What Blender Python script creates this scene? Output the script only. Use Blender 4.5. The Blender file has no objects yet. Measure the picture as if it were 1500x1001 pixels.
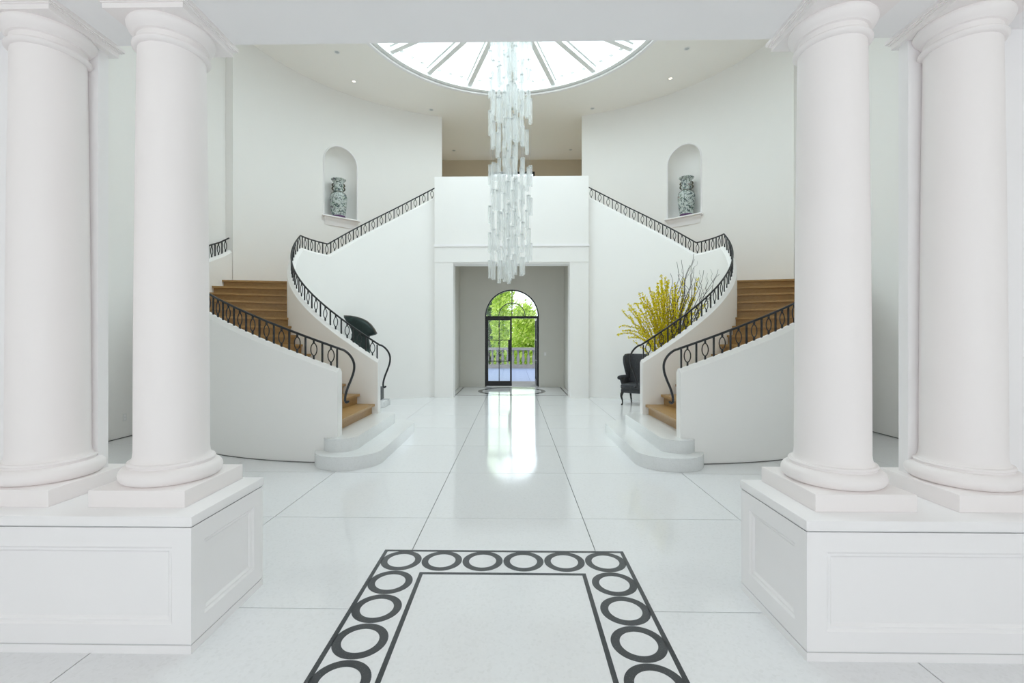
import bpy, bmesh, math, random
from mathutils import Vector, Matrix
random.seed(7)
S = bpy.context.scene
COL = S.collection
PI = math.pi
R = math.radians

# ------------------------------------------------------------------ camera
cam = bpy.data.cameras.new('camera')
cam.sensor_fit = 'HORIZONTAL'; cam.sensor_width = 36.0
cam.lens = 672.0 / 1500.0 * 36.0
cam.shift_x = 7.5 / 1500.0; cam.shift_y = -3.5 / 1500.0
cam.clip_start = 0.05; cam.clip_end = 300
camo = bpy.data.objects.new('camera', cam); COL.objects.link(camo)
camo.location = (0.082, 0, 1.6); camo.rotation_euler = (PI/2, 0, R(0.94))
S.camera = camo

# ------------------------------------------------------------------ world + daylight + fill + exposure
W = bpy.data.worlds.new('sky'); S.world = W; W.use_nodes = True
bg = W.node_tree.nodes['Background']
bg.inputs[0].default_value = (0.86, 0.94, 1.0, 1); bg.inputs[1].default_value = 2.3
S.view_settings.view_transform = 'Standard'; S.view_settings.look = 'None'
S.view_settings.exposure = 0.0; S.view_settings.gamma = 1.0
S.view_settings.use_curve_mapping = False
S.cycles.max_bounces = 16; S.cycles.diffuse_bounces = 10; S.cycles.transparent_max_bounces = 48

def area(name, loc, rot, size, size_y, power, color, shape='RECTANGLE'):
    l = bpy.data.lights.new(name, 'AREA'); l.shape = shape; l.size = size
    if shape in ('RECTANGLE', 'ELLIPSE'): l.size_y = size_y
    l.energy = power; l.color = color
    o = bpy.data.objects.new(name, l); COL.objects.link(o)
    o.location = loc; o.rotation_euler = rot
    return o
SKY_POWER = 685; REAR_FILL_POWER = 42
area('skylight_daylight', (0, 9.33, 9.6), (0, 0, 0), 8.4, 8.4, SKY_POWER, (0.855, 0.96, 1.0), 'DISK')
area('rear_fill_light', (0, -5.35, 2.1), (R(90), 0, 0), 8.0, 3.4, REAR_FILL_POWER, (1.0, 0.80, 0.80))  # pinkish fill lamp added behind the camera to light the front room
area('entry_daylight', (0, 16.45, 1.75), (R(-90), 0, 0), 1.8, 3.1, 27, (0.80, 0.90, 1.0))

# ------------------------------------------------------------------ materials
def mat(name, color, rough=0.5, metal=0.0, spec=0.5, noise=None, bump=None, coat=0):
    m = bpy.data.materials.new(name); m.use_nodes = True
    nt = m.node_tree; b = nt.nodes['Principled BSDF']
    b.inputs['Base Color'].default_value = (*color, 1)
    b.inputs['Roughness'].default_value = rough
    b.inputs['Metallic'].default_value = metal
    b.inputs['Specular IOR Level'].default_value = spec
    b.inputs['Coat Weight'].default_value = coat
    if noise:
        sc, c2, lo, hi = noise
        tc = nt.nodes.new('ShaderNodeTexCoord')
        n = nt.nodes.new('ShaderNodeTexNoise'); n.inputs['Scale'].default_value = sc
        n.inputs['Detail'].default_value = 6
        cr = nt.nodes.new('ShaderNodeValToRGB')
        cr.color_ramp.elements[0].position = lo; cr.color_ramp.elements[1].position = hi
        cr.color_ramp.elements[0].color = (*color, 1); cr.color_ramp.elements[1].color = (*c2, 1)
        nt.links.new(tc.outputs['Object'], n.inputs['Vector'])
        nt.links.new(n.outputs['Fac'], cr.inputs[0]); nt.links.new(cr.outputs[0], b.inputs['Base Color'])
        if bump:
            bp = nt.nodes.new('ShaderNodeBump'); bp.inputs['Strength'].default_value = bump
            bp.inputs['Distance'].default_value = 0.01
            nt.links.new(n.outputs['Fac'], bp.inputs['Height']); nt.links.new(bp.outputs[0], b.inputs['Normal'])
    return m

M = {}
M['wall'] = mat('white_wall_paint', (0.916, 0.904, 0.884), 0.6, spec=0.25, noise=(3.0, (0.922, 0.91, 0.89), 0.3, 0.7))
M['ceil'] = mat('ceiling_paint', (0.955, 0.935, 0.895), 0.7, spec=0.2, noise=(2.0, (0.958, 0.938, 0.90), 0.3, 0.7))
M['vest'] = mat('shade_toned_passage_paint', (0.70, 0.69, 0.645), 0.65, spec=0.2, noise=(3.0, (0.71, 0.70, 0.655), 0.3, 0.7))  # white passage walls; their dimness is put into this grey
M['gallery'] = mat('lamp_tinted_gallery_paint', (0.62, 0.545, 0.43), 0.7, spec=0.2, noise=(3.0, (0.63, 0.555, 0.44), 0.3, 0.7))  # tan puts the gallery's warm lamplight into the paint colour
M['gap'] = mat('soft_grey_gap', (0.68, 0.68, 0.69), 0.8, noise=(6.0, (0.7, 0.7, 0.71), 0.3, 0.7))
M['trimw'] = mat('white_trim_paint', (0.92, 0.905, 0.91), 0.42, spec=0.4, noise=(4.0, (0.926, 0.911, 0.916), 0.3, 0.7))
M['colw'] = mat('column_paint', (0.91, 0.868, 0.862), 0.5, spec=0.3, noise=(4.0, (0.915, 0.874, 0.868), 0.3, 0.7))
M['reveal'] = mat('shadow_gap_grey', (0.16, 0.155, 0.15), 0.8, noise=(6.0, (0.2, 0.195, 0.19), 0.3, 0.7))
M['iron'] = mat('black_wrought_iron', (0.018, 0.02, 0.023), 0.42, 0.3, noise=(40.0, (0.03, 0.032, 0.036), 0.3, 0.7))
M['doorblack'] = mat('black_steel_frame', (0.012, 0.013, 0.014), 0.4, 0.3, noise=(30.0, (0.02, 0.02, 0.022), 0.3, 0.7))
M['inlay'] = mat('dark_terrazzo_inlay', (0.045, 0.05, 0.057), 0.16, noise=(160.0, (0.17, 0.18, 0.19), 0.62, 0.75))
M['plastic'] = mat('white_plastic_plate', (0.8, 0.8, 0.79), 0.35, noise=(5.0, (0.82, 0.82, 0.81), 0.3, 0.7))
M['skyframe'] = mat('pale_skylight_metal', (0.93, 0.94, 0.93), 0.4, noise=(5.0, (0.82, 0.84, 0.83), 0.3, 0.7))
M['fabric'] = mat('charcoal_velvet', (0.05, 0.052, 0.057), 0.85, spec=0.2, noise=(60.0, (0.085, 0.087, 0.094), 0.35, 0.7), bump=0.2)
M['ebony'] = mat('ebony_wood', (0.012, 0.011, 0.011), 0.25, noise=(20.0, (0.02, 0.018, 0.017), 0.3, 0.7))
M['bronze'] = mat('green_bronze_patina', (0.018, 0.030, 0.028), 0.42, 0.55, noise=(5.0, (0.055, 0.105, 0.095), 0.52, 0.72), bump=0.25)
M['bronzeedge'] = mat('brown_bronze_edge', (0.09, 0.07, 0.055), 0.45, 0.5, noise=(9.0, (0.05, 0.055, 0.05), 0.4, 0.7))
M['slate'] = mat('dark_stone_block', (0.05, 0.055, 0.055), 0.5, noise=(25.0, (0.12, 0.125, 0.125), 0.4, 0.75), bump=0.2)
M['marble'] = mat('veined_white_marble', (0.78, 0.79, 0.79), 0.25, noise=(3.5, (0.5, 0.52, 0.54), 0.55, 0.66))
M['bark'] = mat('dark_branch_bark', (0.06, 0.052, 0.047), 0.8, noise=(30.0, (0.1, 0.09, 0.08), 0.3, 0.7))
M['twig'] = mat('forsythia_twig', (0.16, 0.12, 0.05), 0.8, noise=(30.0, (0.22, 0.17, 0.06), 0.3, 0.7))
M['leafbud'] = mat('forsythia_bud_green', (0.30, 0.34, 0.04), 0.6, noise=(25.0, (0.2, 0.25, 0.03), 0.4, 0.65))
M['pot'] = mat('dark_glazed_pot', (0.06, 0.065, 0.07), 0.3, noise=(8.0, (0.1, 0.1, 0.11), 0.3, 0.7))
M['slab'] = mat('sky_tinted_paving', (0.20, 0.25, 0.40), 0.6, noise=(4.0, (0.26, 0.31, 0.47), 0.3, 0.7))  # grey paving with the sky's blue cast put into its colour
M['stone'] = mat('balustrade_limestone', (0.30, 0.285, 0.275), 0.7, noise=(6.0, (0.24, 0.23, 0.225), 0.4, 0.7))
M['grass'] = mat('lawn', (0.13, 0.25, 0.05), 0.9, noise=(3.0, (0.2, 0.34, 0.07), 0.3, 0.7))
M['hanger'] = mat('grey_steel_hanger', (0.2, 0.21, 0.21), 0.4, 0.6, noise=(8.0, (0.25, 0.26, 0.26), 0.3, 0.7))
M['wire'] = mat('steel_wire', (0.5, 0.52, 0.53), 0.3, 0.8, noise=(8.0, (0.55, 0.57, 0.58), 0.3, 0.7))
M['purple'] = mat('purple_stand', (0.06, 0.015, 0.09), 0.5, noise=(30.0, (0.1, 0.03, 0.12), 0.3, 0.7))
M['vasehandle'] = mat('olive_handle_glaze', (0.10, 0.085, 0.045), 0.3, noise=(30.0, (0.045, 0.05, 0.04), 0.4, 0.6))
M['lampglow'] = mat('downlight_lens', (0.9, 0.85, 0.75), 0.3, noise=(5.0, (0.92, 0.87, 0.77), 0.3, 0.7))
_b = M['lampglow'].node_tree.nodes['Principled BSDF']
_b.inputs['Emission Color'].default_value = (1, 0.86, 0.65, 1); _b.inputs['Emission Strength'].default_value = 1.6

def leafmat(name, c1, c2, c3):
    m = bpy.data.materials.new(name); m.use_nodes = True; nt = m.node_tree
    b = nt.nodes['Principled BSDF']; b.inputs['Roughness'].default_value = 0.55
    g = nt.nodes.new('ShaderNodeNewGeometry'); cr = nt.nodes.new('ShaderNodeValToRGB')
    e = cr.color_ramp.elements; e[0].color = (*c1, 1); e[1].color = (*c3, 1)
    k = e.new(0.5); k.color = (*c2, 1)
    nt.links.new(g.outputs['Random Per Island'], cr.inputs[0]); nt.links.new(cr.outputs[0], b.inputs['Base Color'])
    tr = nt.nodes.new('ShaderNodeBsdfTranslucent'); nt.links.new(cr.outputs[0], tr.inputs[0])
    mx = nt.nodes.new('ShaderNodeMixShader'); mx.inputs[0].default_value = 0.55
    nt.links.new(b.outputs[0], mx.inputs[1]); nt.links.new(tr.outputs[0], mx.inputs[2])
    nt.links.new(mx.outputs[0], nt.nodes['Material Output'].inputs[0])
    return m
M['leafA'] = leafmat('sun_tinted_leaves', (0.28, 0.45, 0.05), (0.60, 0.74, 0.12), (0.86, 0.92, 0.38))  # sunshine put into the yellow-green leaf colours; there is no sun lamp
M['leafB'] = leafmat('mid_green_leaves', (0.12, 0.26, 0.05), (0.32, 0.52, 0.10), (0.6, 0.78, 0.22))
M['leafC'] = leafmat('dark_green_leaves', (0.035, 0.09, 0.03), (0.1, 0.2, 0.05), (0.25, 0.42, 0.1))

M['blossom'] = leafmat('forsythia_yellow', (0.62, 0.52, 0.01), (0.92, 0.82, 0.02), (1.0, 0.93, 0.08))
def window_glass(name, tint):
    m = bpy.data.materials.new(name); m.use_nodes = True; nt = m.node_tree
    gl = nt.nodes.new('ShaderNodeBsdfGlossy'); gl.inputs['Roughness'].default_value = 0.02
    tr = nt.nodes.new('ShaderNodeBsdfTransparent'); tr.inputs[0].default_value = (*tint, 1)
    n = nt.nodes.new('ShaderNodeTexNoise'); n.inputs['Scale'].default_value = 1.0
    mr = nt.nodes.new('ShaderNodeMapRange'); mr.inputs[3].default_value = 0.018; mr.inputs[4].default_value = 0.022
    nt.links.new(n.outputs['Fac'], mr.inputs[0])
    mx = nt.nodes.new('ShaderNodeMixShader'); nt.links.new(mr.outputs[0], mx.inputs[0])
    nt.links.new(tr.outputs[0], mx.inputs[1]); nt.links.new(gl.outputs[0], mx.inputs[2])
    nt.links.new(mx.outputs[0], nt.nodes['Material Output'].inputs[0])
    return m
M['pane'] = window_glass('clear_window_glass', (0.97, 0.985, 0.98))
def tube_glass():
    m = bpy.data.materials.new('ribbed_chandelier_glass'); m.use_nodes = True; nt = m.node_tree
    b = nt.nodes['Principled BSDF']
    b.inputs['Base Color'].default_value = (0.95, 0.97, 0.97, 1); b.inputs['Roughness'].default_value = 0.12
    tl = nt.nodes.new('ShaderNodeBsdfTranslucent'); tl.inputs[0].default_value = (0.96, 0.98, 0.98, 1)
    tc = nt.nodes.new('ShaderNodeTexCoord'); sx = nt.nodes.new('ShaderNodeSeparateXYZ')
    at = nt.nodes.new('ShaderNodeMath'); at.operation = 'ARCTAN2'
    mu = nt.nodes.new('ShaderNodeMath'); mu.operation = 'MULTIPLY'; mu.inputs[1].default_value = 9.0
    si = nt.nodes.new('ShaderNodeMath'); si.operation = 'SINE'
    mr = nt.nodes.new('ShaderNodeMapRange'); mr.inputs[1].default_value = -1; mr.inputs[3].default_value = 0.10; mr.inputs[4].default_value = 0.34
    L = nt.links
    L.new(tc.outputs['Object'], sx.inputs[0]); L.new(sx.outputs[1], at.inputs[0]); L.new(sx.outputs[0], at.inputs[1])
    L.new(at.outputs[0], mu.inputs[0]); L.new(mu.outputs[0], si.inputs[0]); L.new(si.outputs[0], mr.inputs[0])
    tr = nt.nodes.new('ShaderNodeBsdfTransparent'); tr.inputs[0].default_value = (0.995, 0.998, 0.998, 1)
    m2 = nt.nodes.new('ShaderNodeMixShader'); m2.inputs[0].default_value = 0.5
    L.new(b.outputs[0], m2.inputs[1]); L.new(tl.outputs[0], m2.inputs[2])
    mx = nt.nodes.new('ShaderNodeMixShader'); L.new(mr.outputs[0], mx.inputs[0])
    L.new(tr.outputs[0], mx.inputs[1]); L.new(m2.outputs[0], mx.inputs[2])
    L.new(mx.outputs[0], nt.nodes['Material Output'].inputs[0])
    return m
M['tube'] = tube_glass()

def terrazzo(name, base, rough):
    m = bpy.data.materials.new(name); m.use_nodes = True; nt = m.node_tree; L = nt.links
    b = nt.nodes['Principled BSDF']; b.inputs['Roughness'].default_value = rough
    b.inputs['Specular IOR Level'].default_value = 0.62
    g = nt.nodes.new('ShaderNodeNewGeometry')
    v = nt.nodes.new('ShaderNodeTexVoronoi'); v.inputs['Scale'].default_value = 70
    cr = nt.nodes.new('ShaderNodeValToRGB'); e = cr.color_ramp.elements
    e[0].position = 0.0; e[0].color = (base[0]*0.93, base[1]*0.93, base[2]*0.925, 1)
    e[1].position = 1.0; e[1].color = (*base, 1)
    k = e.new(0.35); k.color = (base[0]*0.98, base[1]*0.98, base[2]*0.98, 1)
    n = nt.nodes.new('ShaderNodeTexNoise'); n.inputs['Scale'].default_value = 60; n.inputs['Detail'].default_value = 1
    c2 = nt.nodes.new('ShaderNodeValToRGB'); q = c2.color_ramp.elements
    q[0].position = 0.20; q[0].color = (0.92, 0.92, 0.915, 1); q[1].position = 0.25; q[1].color = (1, 1, 1, 1)
    mm = nt.nodes.new('ShaderNodeMixRGB'); mm.blend_type = 'MULTIPLY'; mm.inputs[0].default_value = 1
    L.new(g.outputs['Position'], v.inputs['Vector']); L.new(g.outputs['Position'], n.inputs['Vector'])
    L.new(v.outputs['Color'], cr.inputs[0]); L.new(n.outputs['Fac'], c2.inputs[0])
    L.new(cr.outputs[0], mm.inputs[1]); L.new(c2.outputs[0], mm.inputs[2])
    L.new(mm.outputs[0], b.inputs['Base Color'])
    return m
M['floor'] = terrazzo('white_polished_terrazzo', (0.845, 0.85, 0.865), 0.09)
M['step'] = terrazzo('white_terrazzo_step', (0.80, 0.81, 0.81), 0.22)

def oak():
    m = bpy.data.materials.new('oiled_oak'); m.use_nodes = True; nt = m.node_tree; L = nt.links
    b = nt.nodes['Principled BSDF']; b.inputs['Roughness'].default_value = 0.38
    tc = nt.nodes.new('ShaderNodeTexCoord'); mp = nt.nodes.new('ShaderNodeMapping')
    mp.inputs['Scale'].default_value = (2.0, 14.0, 14.0)
    n = nt.nodes.new('ShaderNodeTexNoise'); n.inputs['Scale'].default_value = 3; n.inputs['Detail'].default_value = 8
    n.inputs['Distortion'].default_value = 0.6
    cr = nt.nodes.new('ShaderNodeValToRGB'); e = cr.color_ramp.elements
    e[0].position = 0.3; e[0].color = (0.36, 0.205, 0.066, 1); e[1].position = 0.75; e[1].color = (0.45, 0.275, 0.105, 1)
    L.new(tc.outputs['Object'], mp.inputs[0]); L.new(mp.outputs[0], n.inputs['Vector'])
    L.new(n.outputs['Fac'], cr.inputs[0]); L.new(cr.outputs[0], b.inputs['Base Color'])
    return m
M['oak'] = oak()

def porcelain(name, seed, accent):
    m = bpy.data.materials.new(name); m.use_nodes = True; nt = m.node_tree; L = nt.links
    b = nt.nodes['Principled BSDF']; b.inputs['Roughness'].default_value = 0.2
    tc = nt.nodes.new('ShaderNodeTexCoord'); mp = nt.nodes.new('ShaderNodeMapping')
    mp.inputs['Location'].default_value = (seed, seed * 2, seed)
    L.new(tc.outputs['Object'], mp.inputs[0])
    def layer(scale, lo, hi, color, prev, detail=4):
        n = nt.nodes.new('ShaderNodeTexNoise'); n.inputs['Scale'].default_value = scale; n.inputs['Detail'].default_value = detail
        n.inputs['Distortion'].default_value = 1.2
        L.new(mp.outputs[0], n.inputs['Vector'])
        cr = nt.nodes.new('ShaderNodeValToRGB'); e = cr.color_ramp.elements
        e[0].position = lo; e[0].color = (0, 0, 0, 1); e[1].position = hi; e[1].color = (1, 1, 1, 1)
        L.new(n.outputs['Fac'], cr.inputs[0])
        mx = nt.nodes.new('ShaderNodeMixRGB'); L.new(cr.outputs[0], mx.inputs[0])
        if prev is None: mx.inputs[1].default_value = (0.60, 0.66, 0.64, 1)
        else: L.new(prev, mx.inputs[1])
        mx.inputs[2].default_value = (*color, 1)
        return mx.outputs[0]
    c = layer(13, 0.53, 0.58, (0.10, 0.14, 0.15), None)
    c = layer(19, 0.58, 0.62, (0.12, 0.2, 0.13), c)
    c = layer(9, 0.64, 0.68, accent, c)
    c = layer(40, 0.58, 0.63, (0.05, 0.06, 0.06), c)
    L.new(c, b.inputs['Base Color'])
    return m
M['porcA'] = porcelain('famille_verte_porcelain', 0.0, (0.25, 0.17, 0.23))
M['porcB'] = porcelain('famille_rose_porcelain', 4.3, (0.28, 0.12, 0.09))

# ------------------------------------------------------------------ mesh helpers
class MB:
    def __init__(s): s.v = []; s.f = []
    def add(s, vs, fs):
        k = len(s.v); s.v += [tuple(p) for p in vs]; s.f += [tuple(i + k for i in f) for f in fs]; return s
    def box(s, x0, x1, y0, y1, z0, z1):
        x0, x1 = min(x0, x1), max(x0, x1); y0, y1 = min(y0, y1), max(y0, y1)
        return s.add([(x0,y0,z0),(x1,y0,z0),(x1,y1,z0),(x0,y1,z0),(x0,y0,z1),(x1,y0,z1),(x1,y1,z1),(x0,y1,z1)],
              [(0,3,2,1),(4,5,6,7),(0,1,5,4),(1,2,6,5),(2,3,7,6),(3,0,4,7)])
    def rbox(s, x0, x1, y0, y1, z0, z1, r=0.02, seg=3, mtx=None):
        bm = bmesh.new(); bmesh.ops.create_cube(bm, size=1)
        for v in bm.verts: v.co = Vector(((x0+x1)/2 + v.co.x*abs(x1-x0), (y0+y1)/2 + v.co.y*abs(y1-y0), (z0+z1)/2 + v.co.z*abs(z1-z0)))
        bmesh.ops.bevel(bm, geom=bm.edges[:], offset=r, segments=seg, affect='EDGES', profile=0.5)
        if mtx is not None: bm.transform(mtx)
        bm.verts.index_update()
        s.add([v.co[:] for v in bm.verts], [[v.index for v in f.verts] for f in bm.faces]); bm.free(); return s
    def prism(s, poly, z0, z1):
        n = len(poly)
        vs = [(x, y, z0) for x, y in poly] + [(x, y, z1) for x, y in poly]
        fs = [tuple(range(n - 1, -1, -1)), tuple(range(n, 2*n))] + [(i, (i+1) % n, n + (i+1) % n, n + i) for i in range(n)]
        return s.add(vs, fs)
    def lathe(s, prof, n=32, c=(0, 0, 0), cap=True):
        vs = []
        for r, z in prof:
            for i in range(n):
                a = 2*PI*i/n; vs.append((c[0] + r*math.cos(a), c[1] + r*math.sin(a), c[2] + z))
        fs = []
        for j in range(len(prof) - 1):
            for i in range(n):
                a, b = j*n + i, j*n + (i+1) % n; fs.append((a, b, b + n, a + n))
        if cap:
            fs.append(tuple(range(n - 1, -1, -1))); k = (len(prof) - 1)*n; fs.append(tuple(range(k, k + n)))
        return s.add(vs, fs)
    def tube(s, pts, r, n=8, closed=False, radii=None, flat=None):
        P = [Vector(p) for p in pts]; m = len(P); vs = []; up = None
        for i in range(m):
            if closed: d = P[(i+1) % m] - P[i-1]
            else: d = P[min(i+1, m-1)] - P[max(i-1, 0)]
            d.normalize()
            if up is None:
                up = Vector((0, 0, 1)) if abs(d.z) < 0.9 else Vector((1, 0, 0))
            a = d.cross(up)
            if a.length < 1e-4: a = d.orthogonal()
            a.normalize(); b = a.cross(d); up = b
            rr = radii[i] if radii else r
            for k in range(n):
                t = 2*PI*(k + 0.5)/n
                vs.append(P[i] + a*math.cos(t)*rr*(flat if flat else 1) + b*math.sin(t)*rr)
        fs = []
        for i in range(m if closed else m - 1):
            for k in range(n):
                a, b = i*n + k, i*n + (k+1) % n; c2, d2 = ((i+1) % m)*n + (k+1) % n, ((i+1) % m)*n + k
                fs.append((a, d2, c2, b))
        if not closed:
            fs.append(tuple(range(n))); fs.append(tuple(range((m-1)*n + n - 1, (m-1)*n - 1, -1)))
        return s.add(vs, fs)
    def mirror(s, sx):
        if sx < 0: return s
        s.v = [(-x, y, z) for x, y, z in s.v]; s.f = [tuple(reversed(f)) for f in s.f]; return s
    def mesh(s, name, m, smooth=None, recalc=True):
        me = bpy.data.meshes.new(name); me.from_pydata(s.v, [], s.f)
        if recalc:
            bm = bmesh.new(); bm.from_mesh(me); bmesh.ops.recalc_face_normals(bm, faces=bm.faces[:]); bm.to_mesh(me); bm.free()
        if smooth:
            me.shade_smooth(); me.set_sharp_from_angle(angle=R(smooth))
        if m is not None: me.materials.append(m)
        return me
    def build(s, name, m, parent=None, smooth=None, local=False, recalc=True):
        if parent is not None and not local:
            L = parent.location; s.v = [(x - L[0], y - L[1], z - L[2]) for x, y, z in s.v]
            if parent.parent is not None:
                G = parent.parent.location; s.v = [(x - G[0], y - G[1], z - G[2]) for x, y, z in s.v]
        return link(name, s.mesh(name, m, smooth, recalc), parent)
def link(name, me, parent=None, loc=None, rz=0):
    o = bpy.data.objects.new(name, me); COL.objects.link(o)
    if parent is not None: o.parent = parent
    if loc is not None: o.location = loc
    if rz: o.rotation_euler = (0, 0, rz)
    return o
def tag(o, label=None, cat=None, group=None, kind=None):
    if label: o['label'] = label
    if cat: o['category'] = cat
    if group: o['group'] = group
    if kind: o['kind'] = kind
    return o
def empty(name, loc=(0, 0, 0), rz=0):
    o = bpy.data.objects.new(name, None); COL.objects.link(o); o.location = loc; o.rotation_euler = (0, 0, rz)
    o.empty_display_size = 0.1; return o
def struct(o, label, cat): return tag(o, label, cat, kind='structure')
def lerp(a, b, t): return a + (b - a)*t
def side(sx): return 'left' if sx < 0 else 'right'

# ================================================================== SETTING
ZC = 8.4            # hall ceiling
XW = 6.25           # straight side walls
EA, EB, EC = 6.12, 4.98, 9.33     # plan ellipse of the curved rear wall
def ell(sdeg, d=0.0):             # point on curved wall (left half, X negative), pushed outwards by d
    a = R(sdeg); x, y = -EA*math.sin(a), EC + EB*math.cos(a)
    nx, ny = -math.sin(a)/EA, math.cos(a)/EB; l = math.hypot(nx, ny)
    return x + nx/l*d, y + ny/l*d

# ---- floor: polished terrazzo tiles with recessed joints
fl = MB().box(-6.6, 6.6, -5.6, 17.6, -0.12, -0.014).build('floor', M['reveal'])
struct(fl, 'white polished terrazzo floor laid in large square tiles', 'floor')
TS = 1.385; g = 0.0035
xs = [-6.25] + [TS*(i + 0.5) for i in range(-5, 5)] + [6.25]
ys = [-5.3 + 0.0] + [2.705 + TS*i for i in range(-5, 10)]
ys = [y for y in ys if y < 15.3] + [15.42]
YB1, NR = 3.468, 17
SP = 0.294; YB0 = YB1 - 0.165*2 - SP*(NR - 1)
HB = 0.899
tilecache = {}
def place_tile(poly, cx, cy):
    key = tuple((round(x - cx, 3), round(y - cy, 3)) for x, y in poly)
    if key not in tilecache:
        tilecache[key] = MB().prism([(x - cx, y - cy) for x, y in poly], -0.014, 0).mesh('tile', M['floor'])
    link('tile', tilecache[key], fl, (cx, cy, 0))
for i in range(len(xs) - 1):
    for j in range(len(ys) - 1):
        x0, x1, y0, y1 = xs[i] + g, xs[i+1] - g, ys[j] + g, ys[j+1] - g
        cx, cy = (x0 + x1)/2, (y0 + y1)/2
        if x1 <= -HB or x0 >= HB or y1 <= YB0 or y0 >= YB1:
            place_tile([(x0, y0), (x1, y0), (x1, y1), (x0, y1)], cx, cy); continue
        if x0 < -HB or x1 > HB:          # tile cut back to the inlaid panel
            m_ = 1 if x1 > HB else -1; xi, xo = (x0, x1) if m_ > 0 else (x1, x0)
            if y1 > YB1: p = [(m_*HB, y0), (xo, y0), (xo, y1), (xi, y1), (xi, YB1), (m_*HB, YB1)]
            elif y0 < YB0: p = [(m_*HB, y1), (xo, y1), (xo, y0), (xi, y0), (xi, YB0), (m_*HB, YB0)]
            else: p = [(m_*HB, y0), (xo, y0), (xo, y1), (m_*HB, y1)]
            place_tile(p, cx, cy)
        else:
            if y1 > YB1: place_tile([(x0, YB1), (x1, YB1), (x1, y1), (x0, y1)], cx, cy)
            if y0 < YB0: place_tile([(x0, y0), (x1, y0), (x1, YB0), (x0, YB0)], cx, cy)
MB().box(-HB, HB, YB0, YB1, -0.014, 0).build('inlaid_panel', M['floor'], fl)
# inlaid border: two frames and a run of rings
def strip(x0, x1, y0, y1): MB().box(x0, x1, y0, y1, -0.004, 0.0012).build('inlay_strip', M['inlay'], fl)
t = 0.027
for (hx, y0, y1) in ((0.899, YB0, YB1), (0.568, YB0 + 0.331, YB1 - 0.331)):
    strip(-hx, hx, y1 - t, y1); strip(-hx, hx, y0, y0 + t)
    strip(-hx, -hx + t, y0 + t, y1 - t); strip(hx - t, hx, y0 + t, y1 - t)
def ringmesh(ro, ri, n=56):
    m = MB(); vs = []
    for z in (-0.004, 0.0012):
        for r in (ro, ri):
            vs += [(r*math.cos(2*PI*i/n), r*math.sin(2*PI*i/n), z) for i in range(n)]
    fs = []
    for i in range(n):
        k = (i + 1) % n
        fs += [(2*n + i, 2*n + k, 3*n + k, 3*n + i), (i, k, 2*n + k, 2*n + i), (n + i, 3*n + i, 3*n + k, n + k), (i, n + i, n + k, k)]
    return m.add(vs, fs)
rm = ringmesh(0.1445, 0.0975).mesh('inlay_ring', M['inlay'])
yr = YB1 - 0.165
for i in range(6):
    for yy in (yr, yr - SP*(NR - 1)): link('inlay_ring', rm, fl, (-0.735 + SP*i, yy, 0))
for j in range(1, NR - 1):
    for xx in (-0.735, 0.735): link('inlay_ring', rm, fl, (xx, yr - SP*j, 0))
# vestibule inlay: ring and rectangular line
link('inlay_ring', ringmesh(1.04, 0.905, 72).mesh('inlay_ring_large', M['inlay']), fl, (0, 14.12, 0))
strip(-1.62, 1.62, 13.02, 13.06); strip(-1.62, 1.62, 15.24, 15.30)
strip(-1.62, -1.58, 13.06, 15.24); strip(1.58, 1.62, 13.06, 15.24)

# ---- hall ceiling with round opening
SR, SY = 3.47, 9.34
def ring_to_rect(x0, x1, y0, y1, cx, cy, r, z, n=96):
    m = MB(); inner = []; outer = []
    angs = sorted(set([2*PI*i/n for i in range(n)] + [math.atan2(b - cy, a - cx) % (2*PI) for a in (x0, x1) for b in (y0, y1)]))
    for a in angs:
        c, s_ = math.cos(a), math.sin(a)
        k = min([(x1 - cx)/c if c > 1e-9 else ((x0 - cx)/c if c < -1e-9 else 1e9), (y1 - cy)/s_ if s_ > 1e-9 else ((y0 - cy)/s_ if s_ < -1e-9 else 1e9)])
        inner.append((cx + r*c, cy + r*s_)); outer.append((cx + k*c, cy + k*s_))
    q = len(angs); vs = []
    for zz in (z, z + 0.12):
        vs += [(a, b, zz) for a, b in inner] + [(a, b, zz) for a, b in outer]
    fs = []
    for i in range(q):
        k = (i + 1) % q
        fs += [(i, k, q + k, q + i), (2*q + i, 3*q + i, 3*q + k, 2*q + k), (i, 2*q + i, 2*q + k, k), (q + i, q + k, 3*q + k, 3*q + i)]
    return m.add(vs, fs)
struct(ring_to_rect(-6.6, 6.6, 2.69, 18.0, 0, SY, SR, ZC).build('ceiling', M['ceil']), 'high white hall ceiling with a round skylight opening', 'ceiling')

# ---- skylight
sk = empty('window_1', (0, SY, ZC)); struct(sk, 'round glazed skylight with radial ribs above the chandelier', 'skylight')
def annulus(ro, ri, z0, z1, n=96):
    m = MB(); vs = []
    for z in (z0, z1):
        for r in (ro, ri): vs += [(r*math.cos(2*PI*i/n), r*math.sin(2*PI*i/n), z) for i in range(n)]
    fs = []
    for i in range(n):
        k = (i + 1) % n
        fs += [(i, n + i, n + k, k), (2*n + i, 2*n + k, 3*n + k, 3*n + i), (i, k, 2*n + k, 2*n + i), (n + i, 3*n + i, 3*n + k, n + k)]
    return m.add(vs, fs)
annulus(SR + 0.03, SR - 0.05, -0.03, 0.015).build('lip_moulding', M['trimw'], sk, 40, local=True)
annulus(SR + 0.0, SR - 0.16, 0.03, 0.30).build('ring_beam', M['skyframe'], sk, 40, local=True)
annulus(2.15, 2.03, 0.55, 0.62).build('purlin_ring', M['skyframe'], sk, 40, local=True)
annulus(0.55, 0.0001, 0.16, 0.36, 36).build('hub', M['skyframe'], sk, 40, local=True)
RI = SR - 0.16
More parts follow.
